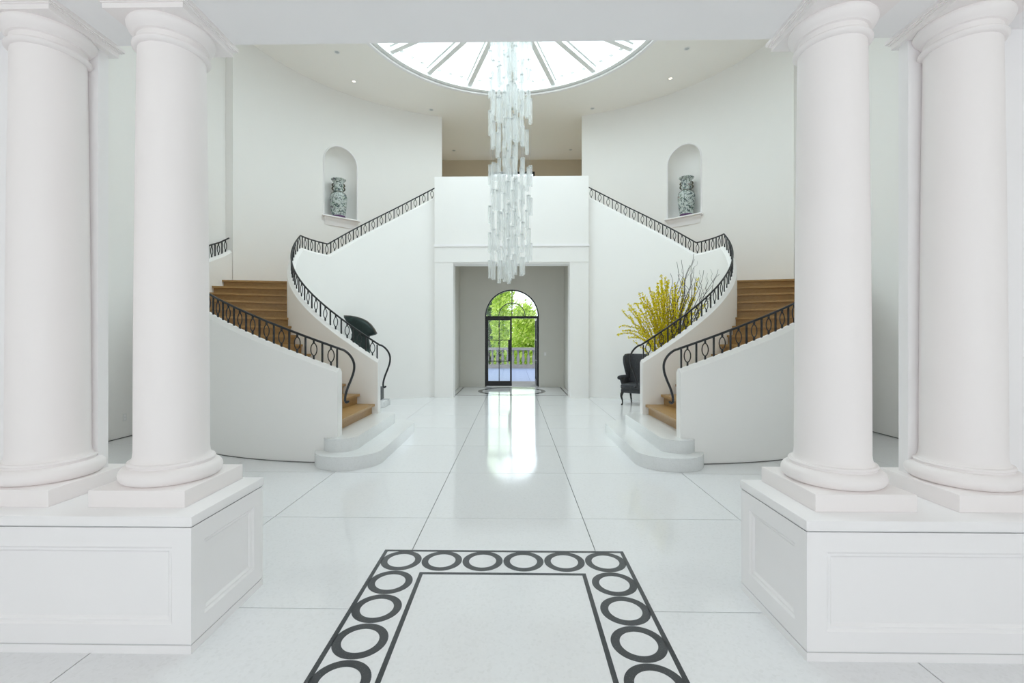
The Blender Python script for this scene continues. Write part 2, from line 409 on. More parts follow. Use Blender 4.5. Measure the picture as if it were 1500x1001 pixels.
rb = MB().add(*(lambda b: (b.v, b.f))(MB().box(-0.06, 0.06, 0.5, RI + 0.02, 0.10, 0.20))).mesh('rib', M['skyframe'])
gb = MB().box(-0.09, 0.09, 0.5, RI, 0.225, 0.25).mesh('glazing_bar', M['skyframe'])
pn = MB(); aa = R(9.2); k = [math.sin(aa), math.cos(aa)]
pn.prism([(-0.5*k[0], 0.5*k[1]), (0.5*k[0], 0.5*k[1]), (RI*k[0], RI*k[1]), (0, RI*0.997), (-RI*k[0], RI*k[1])], 0.253, 0.265)
pm = pn.mesh('glass_pane', M['pane'])
cl = MB().box(-0.05, 0.05, RI - 0.13, RI - 0.02, 0.235, 0.252).mesh('glazing_clip', M['skyframe'])
for i in range(18):
    a = R(20*i)
    r_ = link('rib', rb, sk, (0, 0, 0), a); link('glazing_bar', gb, r_, (0, 0, 0))
    link('glass_pane', pm, sk, (0, 0, 0), a + R(10))
    for q in (-5.5, 0, 5.5): link('glazing_clip', cl, sk, (0, 0, 0), a + R(10 + q))

# ---- straight side walls
for sx in (-1, 1):
    w = MB().box(sx*XW, sx*(XW + 0.2), -5.6, 12.0, 0.012, ZC).build('wall_' + side(sx), M['wall'])
    struct(w, 'tall plain white side wall on the %s of the hall' % ('sculpture side' if sx < 0 else 'armchair side'), 'wall')
    b = MB().box(sx*(XW + 0.006), sx*(XW + 0.19), -5.5, 11.9, 0.0, 0.012).build('baseboard_' + side(sx), M['reveal'])
    struct(b, 'thin dark shadow gap under the wall on the %s' % ('sculpture side' if sx < 0 else 'armchair side'), 'baseboard')

# ---- curved rear wall with arched niches
NS, NW = 50.1, 0.45                # niche centre angle, half width
DEG = 0.0962                       # metres per degree there
ZS, ZT = 4.93, 6.86                # sill, crown
ZSP = ZT - NW
def uz(u, z, d=0.0):
    x, y = ell(NS - u/DEG, d); return (x, y, z)
us = [-NW*math.cos(PI*i/28) for i in range(29)]
s_hi, s_lo = 83.0, 20.4
for sx in (-1, 1):
    m = MB()
    cols = [s_hi - (s_hi - (NS + NW/DEG))*i/26 for i in range(27)]
    cols2 = [(NS - NW/DEG) - ((NS - NW/DEG) - s_lo)*i/22 for i in range(23)]
    def panel(slist, m=m):
        for a, b in zip(slist[:-1], slist[1:]):
            p, q = ell(a), ell(b); m.add([(*p, 0.0), (*q, 0.0), (*q, ZC), (*p, ZC)], [(0, 1, 2, 3)])
            p, q = ell(a, 0.18), ell(b, 0.18); m.add([(*p, 0.0), (*q, 0.0), (*q, ZC), (*p, ZC)], [(3, 2, 1, 0)])
    panel(cols); panel(cols2)
    for u0, u1 in zip(us[:-1], us[1:]):
        z0 = ZSP + math.sqrt(max(0, NW*NW - u0*u0)); z1 = ZSP + math.sqrt(max(0, NW*NW - u1*u1))
        m.add([uz(u0, 0), uz(u1, 0), uz(u1, ZS), uz(u0, ZS)], [(0, 1, 2, 3)])
        m.add([uz(u0, z0), uz(u1, z1), uz(u1, ZC), uz(u0, ZC)], [(0, 1, 2, 3)])
    for s_, flip in ((s_hi, 1), (s_lo, 0)):
        p, q = ell(s_), ell(s_, 0.18); m.add([(*p, 0.0), (*q, 0.0), (*q, ZC), (*p, ZC)], [(3, 2, 1, 0) if flip else (0, 1, 2, 3)])
    # weld
    bm = bmesh.new(); me = bpy.data.meshes.new('wall_curved'); me.from_pydata(m.mirror(sx).v, [], m.f); bm.from_mesh(me)
    bmesh.ops.remove_doubles(bm, verts=bm.verts[:], dist=1e-4); bm.to_mesh(me); bm.free()
    me.shade_smooth(); me.set_sharp_from_angle(angle=R(40)); me.materials.append(M['wall'])
    w = link('wall_rear_' + side(sx), me)
    struct(w, 'curved white rear wall with an arched vase niche above the stair, %s side' % ('sculpture' if sx < 0 else 'armchair'), 'wall')
    # niche pocket
    n = MB(); rows = 26; vs = []
    for u in us:
        zt = ZSP + math.sqrt(max(0, NW*NW - u*u))
        for j in range(rows + 1):
            tt = j/rows; tt = 1 - (1 - tt)**1.6
            z = ZS + (zt - ZS)*tt
            r2 = u*u if z <= ZSP else u*u + (z - ZSP)**2
            d = 0.40*max(0.0, 1 - r2/(NW*NW))**0.42
            vs.append(uz(u, z, d))
    fs = []
    for i in range(len(us) - 1):
        for j in range(rows):
            a = i*(rows + 1) + j; fs.append((a, a + rows + 1, a + rows + 2, a + 1))
    n.add(vs, fs).mirror(sx).build('niche', M['wall'], w, 50, recalc=False)
    # architrave round the arch
    tr = MB(); pts = []
    for i in range(9): pts.append(uz(-NW - 0.022, lerp(ZS, ZSP, i/8), -0.004))
    for i in range(1, 24):
        a = PI - PI*i/24; pts.append(uz((NW + 0.022)*math.cos(a), ZSP + (NW + 0.022)*math.sin(a), -0.004))
    for i in range(9): pts.append(uz(NW + 0.022, lerp(ZSP, ZS, i/8), -0.004))
    tr.tube(pts, 0.022, 6).mirror(sx).build('niche_trim', M['trimw'], w, 60)
    # sill (straight moulded shelf tangent to the wall)
    c = ell(NS); e0, e1 = ell(NS + 1), ell(NS - 1)
    tx, ty = e1[0] - e0[0], e1[1] - e0[1]; l = math.hypot(tx, ty); tx, ty = tx/l, ty/l
    nx, ny = ty, -tx
    if (0 - c[0])*nx + (EC - c[1])*ny < 0: nx, ny = -nx, -ny     # towards the hall
    def shelf(prof, hw, m):
        # prof: list of (out, z)
        n_ = len(prof); vs = []
        for s2 in (-1, 1):
            for o_, z in prof: vs.append((c[0] + tx*s2*(hw + max(o_, 0)*0.35) + nx*o_, c[1] + ty*s2*(hw + max(o_, 0)*0.35) + ny*o_, z))
        fs = [tuple(range(n_ - 1, -1, -1)), tuple(range(n_, 2*n_))] + [(i, (i+1) % n_, n_ + (i+1) % n_, n_ + i) for i in range(n_)]
        return m.add(vs, fs)
    si = shelf([(-0.42, ZS - 0.05), (0.105, ZS - 0.05), (0.12, ZS - 0.035), (0.12, ZS - 0.012), (0.108, ZS), (-0.42, ZS)], NW + 0.03, MB())
    sill = si.mirror(sx).build('niche_sill', M['trimw'], w, 30)
    sp = shelf([(-0.05, ZS - 0.25), (0.022, ZS - 0.25), (0.03, ZS - 0.18), (0.05, ZS - 0.12), (0.085, ZS - 0.075), (0.09, ZS - 0.05), (-0.05, ZS - 0.05)], NW - 0.01, MB())
    sp.mirror(sx).build('sill_apron', M['trimw'], sill, 40)

# ---- portal block with solid balcony front
PX, OX, PY = 2.10, 1.59, 12.5
po = empty('wall_portal', (0, PY, 0)); struct(po, 'white square portal block with plain balcony front over the entrance passage', 'portal')
for sx in (-1, 1): MB().box(sx*PX, sx*OX, PY, PY + 0.42, 0, 3.70).build('pier', M['wall'], po)
MB().box(-PX, PX, PY - 0.012, PY + 0.42, 3.70, 4.10).build('lintel', M['wall'], po)
MB().box(-OX - 0.02, OX + 0.02, PY + 0.03, PY + 0.42, 3.655, 3.70).build('opening_head', M['wall'], po)
MB().box(-PX - 0.02, PX + 0.02, PY - 0.03, PY + 0.3, 4.12, 4.165).build('moulding', M['trimw'], po)
MB().box(-PX - 0.004, PX + 0.004, PY - 0.015, PY + 0.3, 4.165, 4.185).build('moulding', M['trimw'], po)
MB().box(-PX, PX, PY + 0.0, PY + 0.2, 4.10, 6.04).build('parapet', M['wall'], po)
for sx in (-1, 1): MB().box(sx*PX, sx*(PX - 0.16), PY + 0.2, PY + 0.40, 4.10, 6.04).build('parapet_return', M['wall'], po)
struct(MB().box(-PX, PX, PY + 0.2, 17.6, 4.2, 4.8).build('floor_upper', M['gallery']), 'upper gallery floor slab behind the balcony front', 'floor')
# vestibule
YD = 15.36
for sx in (-1, 1):
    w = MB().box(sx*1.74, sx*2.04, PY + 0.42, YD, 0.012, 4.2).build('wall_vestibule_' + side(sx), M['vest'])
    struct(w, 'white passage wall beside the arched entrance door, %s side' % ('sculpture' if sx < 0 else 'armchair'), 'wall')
    b = MB().box(sx*1.746, sx*2.0, PY + 0.43, YD, 0.0, 0.012).build('baseboard_vestibule_' + side(sx), M['reveal'])
    struct(b, 'thin dark shadow gap at the foot of the passage wall, %s side' % ('sculpture' if sx < 0 else 'armchair'), 'baseboard')
# entrance wall with arched opening
DW, DZ = 0.905, 2.36
def arch_wall(x0, x1, zt, hw, zs, y0, y1, n=40):
    m = MB()
    arc = [(-hw*math.cos(PI*i/n), zs + hw*math.sin(PI*i/n)) for i in range(n + 1)]
    for y, in ((y0,), (y1,)):
        m.add([(x0, y, 0.0), (-hw, y, 0.0), (-hw, y, zs), (x0, y, zs)], [(0, 1, 2, 3)])
        m.add([(hw, y, 0.0), (x1, y, 0.0), (x1, y, zs), (hw, y, zs)], [(0, 1, 2, 3)])
        m.add([(x0, y, zs), (-hw, y, zs), (-hw, y, zt), (x0, y, zt)], [(0, 1, 2, 3)])
        m.add([(hw, y, zs), (x1, y, zs), (x1, y, zt), (hw, y, zt)], [(0, 1, 2, 3)])
        for (a, b), (c, d) in zip(arc[:-1], arc[1:]): m.add([(a, y, b), (c, y, d), (c, y, zt), (a, y, zt)], [(0, 1, 2, 3)])
    path = [(-hw, 0.0)] + arc + [(hw, 0.0)]
    for (a, b), (c, d) in zip(path[:-1], path[1:]): m.add([(a, y0, b), (c, y0, d), (c, y1, d), (a, y1, b)], [(0, 1, 2, 3)])
    return m
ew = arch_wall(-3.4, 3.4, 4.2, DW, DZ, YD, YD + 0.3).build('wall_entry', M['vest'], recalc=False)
struct(ew, 'white entrance wall around the arched steel door', 'wall')
# upper gallery room
uw = MB()
uw.box(-3.4, -0.85, 17.4, 17.6, 4.8, ZC).box(0.85, 3.4, 17.4, 17.6, 4.8, ZC).box(-0.85, 0.85, 17.4, 17.6, 7.96, ZC).box(-0.85, 0.85, 17.4, 17.6, 4.8, 4.84)
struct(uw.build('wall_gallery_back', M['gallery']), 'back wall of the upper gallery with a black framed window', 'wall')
for sx in (-1, 1):
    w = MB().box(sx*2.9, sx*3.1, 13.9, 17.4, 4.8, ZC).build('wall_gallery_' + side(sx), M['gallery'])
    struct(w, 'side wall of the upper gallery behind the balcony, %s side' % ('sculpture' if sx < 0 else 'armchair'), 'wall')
gw = empty('window_2', (0, 17.42, 4.84)); struct(gw, 'black framed gallery window whose top shows above the balcony front', 'window')
for x0, x1 in ((-0.85, -0.79), (-0.03, 0.03), (0.79, 0.85)): MB().box(x0, x1, 17.42, 17.48, 4.84, 7.96).build('window_stile', M['doorblack'], gw)
for z0, z1 in ((4.84, 4.92), (7.88, 7.96)): MB().box(-0.85, 0.85, 17.43, 17.47, z0, z1).build('window_rail', M['doorblack'], gw)
for x0, x1 in ((-0.79, -0.03), (0.03, 0.79)): MB().box(x0, x1, 17.445, 17.455, 4.92, 7.88).build('glass_pane', M['pane'], gw)

# ---- wall between the front room and the hall (columns stand in its opening)
YJ0, YJ1, JX, ZSOF = 2.80, 2.87, 2.474, 3.46
fw = MB()
for sx in (-1, 1): fw.box(sx*JX - 0.022, sx*3.28, YJ0, YJ1, 0.702, ZSOF).box(sx*3.28, sx*6.25, YJ0, YJ1, 0, ZSOF)
fw.box(-6.25, 6.25, 2.42, YJ1, ZSOF, 4.4).box(-6.25, 6.25, YJ0, YJ1, 4.4, ZC)
struct(fw.build('wall_front', M['trimw']), 'white wall and beam over the columned opening', 'wall')
struct(MB().box(-6.4, 6.4, -5.6, 2.79, 4.4, 4.55).build('ceiling_front', M['ceil']), 'white ceiling of the front room', 'ceiling')
bw = MB().box(-6.25, -4.0, -5.3, -5.1, 0, 4.4).box(4.0, 6.25, -5.3, -5.1, 0, 4.4).box(-4, 4, -5.3, -5.1, 3.8, 4.4).box(-4, 4, -5.3, -5.1, 0, 0.35)
struct(bw.build('wall_back', M['wall']), 'back wall of the front room behind the viewer, around the added window', 'wall')
rw = empty('added_window', (0, -5.2, 0.35)); struct(rw, 'added unseen window with slim white mullions for lighting the front room', 'window')  # window made up to give the rear fill lamp an opening
for i in range(6): MB().box(-4 + 1.6*i - 0.04, -4 + 1.6*i + 0.04, -5.24, -5.16, 0.35, 3.8).build('mullion', M['trimw'], rw)
for i in range(5): MB().box(-3.96 + 1.6*i, -3.96 + 1.52 + 1.6*i, -5.205, -5.195, 0.35, 3.8).build('glass_pane', M['pane'], rw)

# ================================================================== COLUMNS AND PEDESTALS
PF, PRR, PIX, POX, PZ = 2.30, 2.96, 1.545, 3.25, 0.70
def recessed_face(m, p0, du, dn, L, z0, z1, ins, dep):
    # rectangular face from p0 along du (length L) with a recessed panel; dn = outward normal
    def P(u, z, d): return (p0[0] + du[0]*u + dn[0]*d, p0[1] + du[1]*u + dn[1]*d, z)
    rings = []
    for i_, d_ in ((0, 0), (ins, 0), (ins + 0.012, -dep*0.45), (ins + 0.022, -dep*0.45), (ins + 0.034, -dep)):
        rings.append([P(i_, z0 + i_, d_), P(L - i_, z0 + i_, d_), P(L - i_, z1 - i_, d_), P(i_, z1 - i_, d_)])
    for a, b in zip(rings[:-1], rings[1:]):
        for k in range(4): m.add([a[k], a[(k+1) % 4], b[(k+1) % 4], b[k]], [(0, 1, 2, 3)])
    m.add(rings[-1], [(0, 1, 2, 3)])
for sx in (-1, 1):
    nm = 'sculpture' if sx < 0 else 'armchair'
    pd = empty('pedestal', (sx*2.3, 2.63, 0))
    tag(pd, 'white panelled pedestal under the column pair, %s side' % ('near the bronze sculpture' if sx < 0 else 'near the black armchair'), 'pedestal', 'column pedestals')
    MB().box(sx*PIX, sx*POX, PF, PRR, 0.0, 0.043).build('base_block', M['trimw'], pd)
    MB().box(sx*(PIX + 0.004), sx*POX, PF + 0.004, PRR - 0.004, 0.043, 0.05).build('shadow_gap', M['gap'], pd)
    b = MB(); z0, z1 = 0.05, 0.642
    # built for the left side then mirrored
    recessed_face(b, (-POX, PF), (1, 0), (0, -1), POX - PIX, z0, z1, 0.098, 0.020)
    recessed_face(b, (-PIX, PF), (0, 1), (1, 0), PRR - PF, z0, z1, 0.098, 0.020)
    recessed_face(b, (-PIX, PRR), (-1, 0), (0, 1), POX - PIX, z0, z1, 0.098, 0.020)
    b.add([(-POX, PF, z0), (-POX, PRR, z0), (-POX, PRR, z1), (-POX, PF, z1)], [(0, 3, 2, 1)])
    b.mirror(sx).build('panelled_body', M['trimw'], pd, recalc=False)
    MB().box(sx*(PIX + 0.004), sx*POX, PF + 0.004, PRR - 0.004, 0.642, 0.649).build('shadow_gap', M['gap'], pd)
    MB().rbox(min(sx*(PIX - 0.006), sx*POX), max(sx*(PIX - 0.006), sx*POX), PF - 0.006, PRR + 0.006, 0.649, PZ, 0.004, 2).build('cap', M['trimw'], pd, 40)
    pd.location.x -= 0.012
    for ci, cx in enumerate((1.922, 2.66)):
        c = empty('column', (sx*cx - 0.012, 2.675, PZ))
        tag(c, ('inner round white column with moulded capital, %s side' if ci == 0 else 'outer round white column set against the wall, %s side') % nm, 'column', 'hall columns')
        hw = 0.262
        MB().rbox(-hw, hw, -hw, hw, 0, 0.092, 0.004, 2).build('plinth', M['colw'], c, 40, local=True)
        tor = [(0.19, 0.092)] + [(0.212 + 0.042*math.sin(PI*i/12), 0.136 - 0.044*math.cos(PI*i/12)) for i in range(13)] + [(0.212, 0.18), (0.212, 0.188), (0.217, 0.196), (0.212, 0.205), (0.2, 0.207)]
        MB().lathe(tor, 64).build('base_moulding', M['colw'], c, 40, local=True)
        zt = 3.255 - PZ
        sh = [(0.2, 0.206), (0.193, 0.215), (0.188, 0.232), (0.185, 0.26)]
        for i in range(1, 15):
            q = i/14; sh.append((0.185 - 0.018*q**1.6, lerp(0.26, zt, q)))
        MB().lathe(sh, 64).build('shaft', M['colw'], c, 40, local=True)
        cap = [(0.167, zt), (0.18, zt + 0.002), (0.192, zt + 0.014), (0.192, zt + 0.022), (0.183, zt + 0.033), (0.172, zt + 0.036), (0.170, zt + 0.07),
               (0.182, zt + 0.074), (0.184, zt + 0.08), (0.196, zt + 0.088), (0.208, zt + 0.102), (0.216, zt + 0.12), (0.217, zt + 0.132), (0.21, zt + 0.143)]
        cp = MB().lathe(cap, 64).build('capital', M['colw'], c, 50, local=True)
        za = zt + 0.143
        ab = MB()
        for hw2, a0, a1 in ((0.222, za, za + 0.028), (0.228, za + 0.028, za + 0.034), (0.236, za + 0.034, za + 0.042), (0.244, za + 0.042, za + 0.062)):
            ab.box(-hw2, hw2, -hw2 + 0.0, min(hw2, 0.246), a0, a1)
        ab.build('abacus', M['colw'], c, local=True)

# ================================================================== STAIRCASES (built for the left, mirrored to the right)
ICX, ICY, IAX, IAY = -2.24, 9.86, 2.31, 2.02     # inner parapet centre line ellipse
OCX, OCY, OAX, OAY = -2.20, 9.60, 3.95, 3.64     # outer parapet centre line
TH = 0.075
P0 = (ICX - IAX*math.sin(R(116)), ICY - IAY*math.cos(R(116)))
UP = [P0, (-3.88, 11.55), (-3.2, 12.235), (-2.10, 12.76)]
def catmull(P, v):
    Q = [(2*P[0][0] - P[1][0], 2*P[0][1] - P[1][1])] + P + [(2*P[-1][0] - P[-2][0], 2*P[-1][1] - P[-2][1])]
    n = len(P) - 1; f = min(max(v, 0)*n, n - 1e-6); i = int(f); t_ = f - i; p = Q[i:i+4]
    return tuple(0.5*((2*p[1][k]) + (-p[0][k] + p[2][k])*t_ + (2*p[0][k] - 5*p[1][k] + 4*p[2][k] - p[3][k])*t_**2 + (-p[0][k] + 3*p[1][k] - 3*p[2][k] + p[3][k])*t_**3) for k in (0, 1))
ZR0, ZRL, ZRT = 1.50, 3.84, 5.83        # handrail heights: start, landing, top
BH = 0.255                              # baluster height
def inner_path():
    out = []
    for i in range(61):
        a = 90*i/60; out.append((ICX - IAX*math.sin(R(a)), ICY - IAY*math.cos(R(a)), lerp(ZR0, ZRL, a/90)))
    for i in range(1, 15):
        a = 90 + 26*i/14; out.append((ICX - IAX*math.sin(R(a)), ICY - IAY*math.cos(R(a)), ZRL))
    up = [catmull(UP, i/40) for i in range(41)]
    ln = [0]
    for a, b in zip(up[:-1], up[1:]): ln.append(ln[-1] + math.hypot(b[0] - a[0], b[1] - a[1]))
    for (x, y), l in list(zip(up, ln))[1:]: out.append((x, y, lerp(ZRL, ZRT, l/ln[-1])))
    return out
def outer_path():
    out = []
    for i in range(71):
        a = 90*i/70; out.append((OCX - OAX*math.sin(R(a)), OCY - OAY*math.cos(R(a)), lerp(1.47, 3.64, a/90)))
    for i in range(1, 5): out.append((OCX - OAX, OCY + 0.31*i/4, lerp(3.64, 3.80, i/4)))
    return out
def offs(path, i, d):
    a, b = path[max(i-1, 0)], path[min(i+1, len(path)-1)]
    tx, ty = b[0] - a[0], b[1] - a[1]; l = math.hypot(tx, ty)
    return path[i][0] - ty/l*d, path[i][1] + tx/l*d
def parapet(path, dz, z0=0.0):
    m = MB(); n = len(path); vs = []
    for i in range(n):
        z = path[i][2] - dz
        for d, zz in ((TH, z0), (TH, z - 0.05), (0.02, z), (-0.02, z), (-TH, z - 0.05), (-TH, z0)): vs.append((*offs(path, i, d), zz))
    fs = []
    for i in range(n - 1):
        k = 6*i
        for q in range(6): fs.append((k + q, k + (q+1) % 6, k + 6 + (q+1) % 6, k + 6 + q))
    fs += [tuple(range(6)), tuple(range(6*n - 1, 6*n - 7, -1))]
    return m.add(vs, fs)
def stadium(cx, r, y0, y1, n=18):
    p = [(cx + r*math.cos(PI + PI*i/n), y0 + r*math.sin(PI + PI*i/n)) for i in range(n + 1)]
    return p + [(cx + r*math.cos(PI*i/n), y1 + r*math.sin(PI*i/n)) for i in range(n + 1)]
IPATH, OPATH = inner_path(), outer_path()
def I(a, d=0.04):   # stair side of the inner parapet, tucked d into it (lower flight, a in degrees)
    return ICX - (IAX + TH - d)*math.sin(R(a)), ICY - (IAY + TH - d)*math.cos(R(a))
def O(a, d=0.04):
    if a <= 90: return OCX - (OAX - TH + d)*math.sin(R(a)), OCY - (OAY - TH + d)*math.cos(R(a))
    return OCX - (OAX - TH + d), OCY + (a - 90)*0.02
NL, ZL0, ZL1 = 15, 0.33, 2.85
NU, ZU1 = 12, 4.80
bar_me = MB().box(-0.0095, 0.0095, -0.0095, 0.0095, -0.01, BH).mesh('baluster', M['iron'])
ov = MB().box(-0.0095, 0.0095, -0.0095, 0.0095, -0.01, 0.052).box(-0.0095, 0.0095, -0.0095, 0.0095, BH - 0.052, BH)
lens = []
for i in range(28):
    a = 2*PI*i/28; c_, s_ = math.cos(a), math.sin(a)
    lens.append((0.042*math.copysign(abs(c_)**1.15, c_), 0, BH/2 + (BH/2 - 0.045)*s_))
ov.tube(lens, 0.0075, 6, closed=True)
oval_me = ov.mesh('oval_baluster', M['iron'], 40)
def resample(path, step):
    L = [0]
    for a, b in zip(path[:-1], path[1:]): L.append(L[-1] + math.hypot(b[0] - a[0], b[1] - a[1]))
    n = int(round(L[-1]/step)); out = []; j = 0
    for k in range(n + 1):
        s_ = L[-1]*k/n
        while j < len(L) - 2 and L[j+1] < s_: j += 1
        f = (s_ - L[j])/max(1e-9, L[j+1] - L[j]); a, b = path[j], path[j+1]
        out.append((tuple(lerp(a[q], b[q], f) for q in range(3)), math.atan2(b[1] - a[1], b[0] - a[0])))
    return out
def volute(p, zend, yoff):
    # handrail end: bulges out towards the hall centre, returns and curls on the wall end
    x, y, z = p; h = z - zend
    pr = [(0.0, 0.0), (0.045, -0.012), (0.105, -0.06), (0.155, -0.13), (0.185, -0.22), (0.18, -0.33), (0.145, -0.45), (0.10, -0.57), (0.07, -0.68), (0.062, -0.76), (0.075, -0.795), (0.098, -0.79), (0.104, -0.77)]
    kz = h/0.795
    pts = [(x + dx, y + yoff*(-dz), z + dz*kz) for dx, dz in pr]
    out = []
    for i in range(len(pts) - 1):     # smooth
        for q in range(4):
            P = [pts[max(i-1, 0)], pts[i], pts[i+1], pts[min(i+2, len(pts)-1)]]; t_ = q/4
            out.append(tuple(0.5*((2*P[1][k]) + (-P[0][k] + P[2][k])*t_ + (2*P[0][k] - 5*P[1][k] + 4*P[2][k] - P[3][k])*t_**2 + (-P[0][k] + 3*P[1][k] - 3*P[2][k] + P[3][k])*t_**3) for k in range(3)))
    return out + [pts[-1]]
for sx in (-1, 1):
    nm = 'beside the bronze sculpture' if sx < 0 else 'beside the black armchair'
    st = empty('staircase', (sx*2.2, 6.9, 0))
    tag(st, 'curved oak staircase with white parapet walls and rounded stone steps, %s' % nm, 'staircase', 'twin staircases')
    MB().prism(stadium(-2.06, 0.43, 5.955, 7.76), 0, 0.165).mirror(sx).build('stone_step', M['step'], st, 40)
    MB().prism(stadium(-2.185, 0.225, 6.0, 7.78), 0.165, 0.33).mirror(sx).build('stone_step', M['step'], st, 40)
    parapet(IPATH, BH).mirror(sx).build('inner_parapet', M['wall'], st, 30)
    parapet(OPATH, BH).mirror(sx).build('outer_parapet', M['wall'], st, 30)
    # shadow line at the foot of the outer parapet
    for sd in (TH + 0.006, -TH - 0.006):
        m = MB(); vs = []; fs = []
        for i in range(2, 69):
            a = offs(OPATH, i, sd); vs += [(*a, 0), (*a, 0.012)]
        for i in range(len(vs)//2 - 1): fs.append((2*i, 2*i + 2, 2*i + 3, 2*i + 1))
        m.add(vs, fs).mirror(sx).build('shadow_gap', M['reveal'], st)
    # lower flight
    for k in range(NL):
        a0 = 2.5 + 88.5*k/(NL - 1); a1 = 2.5 + 88.5*(k + 1)/(NL - 1)
        z = lerp(ZL0, ZL1, (k + 1)/NL); rise = (ZL1 - ZL0)/NL
        an = a0 - 1.25
        if k < NL - 1:
            sam = [lerp(an, a1, q/4) for q in range(5)]
            poly = [O(a) for a in sam] + [I(a) for a in reversed(sam)]
            MB().prism(poly, z - 0.038, z).mirror(sx).build('tread', M['oak'], st)
        sam = [a0, a0 + 0.8]
        MB().prism([O(a) for a in sam] + [I(a) for a in reversed(sam)], z - rise, z - 0.038 if k < NL - 1 else z - 0.036).mirror(sx).build('riser', M['oak'], st)
    # landing
    sam = [90.25, 95, 101, 108, 116]
    o_ = [(-6.13, 9.55), (-6.13, 9.93), ell(80), ell(75), ell(70), ell(64)]
    MB().prism(o_ + [I(a) for a in reversed(sam)], ZL1 - 0.036, ZL1).mirror(sx).build('landing', M['oak'], st)
    # upper flight
    for k in range(NU):
        v0, v1 = k/NU, (k + 1)/NU; z = lerp(ZL1, ZU1, (k + 1)/NU); rise = (ZU1 - ZL1)/NU
        def IU(v):
            e = 1e-3; a, b = catmull(UP, max(v - e, 0)), catmull(UP, min(v + e, 1)); p = catmull(UP, v)
            tx, ty = b[0] - a[0], b[1] - a[1]; l = math.hypot(tx, ty); return p[0] - ty/l*0.05, p[1] + tx/l*0.05
        OU = lambda v: ell(lerp(64, 20.6, v))
        sam = [max(0, v0 - 0.008), (v0 + v1)/2, v1]
        MB().prism([OU(v) for v in sam] + [IU(v) for v in reversed(sam)], z - 0.036, z).mirror(sx).build('tread', M['oak'], st)
        sam = [v0, v0 + 0.008]
        MB().prism([OU(v) for v in sam] + [IU(v) for v in reversed(sam)], z - rise, z - 0.036).mirror(sx).build('riser', M['oak'], st)
    # railings
    for which, path in (('inner', IPATH), ('outer', OPATH)):
        b0 = path[0]
        ry = empty('stair_railing', (-sx*-b0[0] if False else (b0[0] if sx < 0 else -b0[0]), b0[1], b0[2] - BH))
        if which == 'inner': lab = 'long black iron railing rising to the balcony, staircase %s' % nm
        else: lab = 'short black iron railing on the outer wall, staircase %s' % nm
        tag(ry, lab, 'railing', 'black iron stair railings')
        rs = resample(path, 0.117)
        start = 0.02
        p0 = (path[0][0] - 0.02, path[0][1], path[0][2])
        vol = volute((path[0][0] + 0.0, path[0][1], path[0][2]), 0.77, 0.03)
        top = [(p[0], p[1], p[2] + 0.004) for p in path]
        hr = MB().tube(list(reversed(vol[1:])) + top, 0.0155, 8)
        hr.mirror(sx).build('handrail', M['iron'], ry, 60)
        for q, (p, ang) in enumerate(rs):
            if q == len(rs) - 1 and which == 'outer': continue
            x = p[0] if sx < 0 else -p[0]; a = ang if sx < 0 else PI - ang
            if q == 0: x += 0.035*sx
            L0 = ry.location
            if q % 2 == 0: link('baluster', bar_me, ry, (x - L0[0], p[1] - L0[1], p[2] - BH - L0[2]), a)
            else: link('oval_baluster', oval_me, ry, (x - L0[0], p[1] - L0[1], p[2] - BH - L0[2]), a)

# ================================================================== ENTRANCE DOOR
dr = empty('door_1', (0, YD + 0.1, 0)); struct(dr, 'arched black steel entrance door with fanlight, one leaf open', 'door')
y0, y1 = YD + 0.08, YD + 0.15
ZTR = 2.335
for sx in (-1, 1): MB().box(sx*DW, sx*(DW - 0.045), y0, y1, 0, ZTR).build('jamb', M['doorblack'], dr)
MB().box(-DW, DW, y0 - 0.01, y1 + 0.01, ZTR - 0.04, ZTR + 0.04).build('transom', M['doorblack'], dr)
arc = MB()
def arcframe(ro, ri, zc, n=48):
    m = MB(); vs = []
    for y in (y0, y1):
        for r in (ro, ri): vs += [(-r*math.cos(PI*i/n), y, zc + r*math.sin(PI*i/n)) for i in range(n + 1)]
    q = n + 1; fs = []
    for i in range(n):
        fs += [(i, i+1, q+i+1, q+i), (2*q+i, 3*q+i, 3*q+i+1, 2*q+i+1), (i, 2*q+i, 2*q+i+1, i+1), (q+i, q+i+1, 3*q+i+1, 3*q+i)]
    return m.add(vs, fs)
fan = arcframe(DW, DW - 0.04, DZ).build('arch_frame', M['doorblack'], dr, 40)
arcframe(0.455, 0.43, ZTR + 0.04).build('fan_arc', M['doorblack'], dr, 40)
MB().box(-0.014, 0.014, y0 + 0.01, y1 - 0.01, ZTR + 0.04, DZ + DW - 0.03).build('fan_bar', M['doorblack'], dr)
for sx in (-1, 1):
    pts = [(0.0, ZTR + 0.04)] + [((DW - 0.04)*math.cos(PI/2*i/20), DZ + (DW - 0.04)*math.sin(PI/2*i/20)) for i in range(21)]
    m = MB(); n = len(pts)
    vs = [(x, y0 + 0.03, z) for x, z in pts] + [(x, y0 + 0.036, z) for x, z in pts]
    m.add(vs, [tuple(range(n)), tuple(range(2*n - 1, n - 1, -1))]); m.mirror(-sx).build('glass_pane', M['pane'], dr)
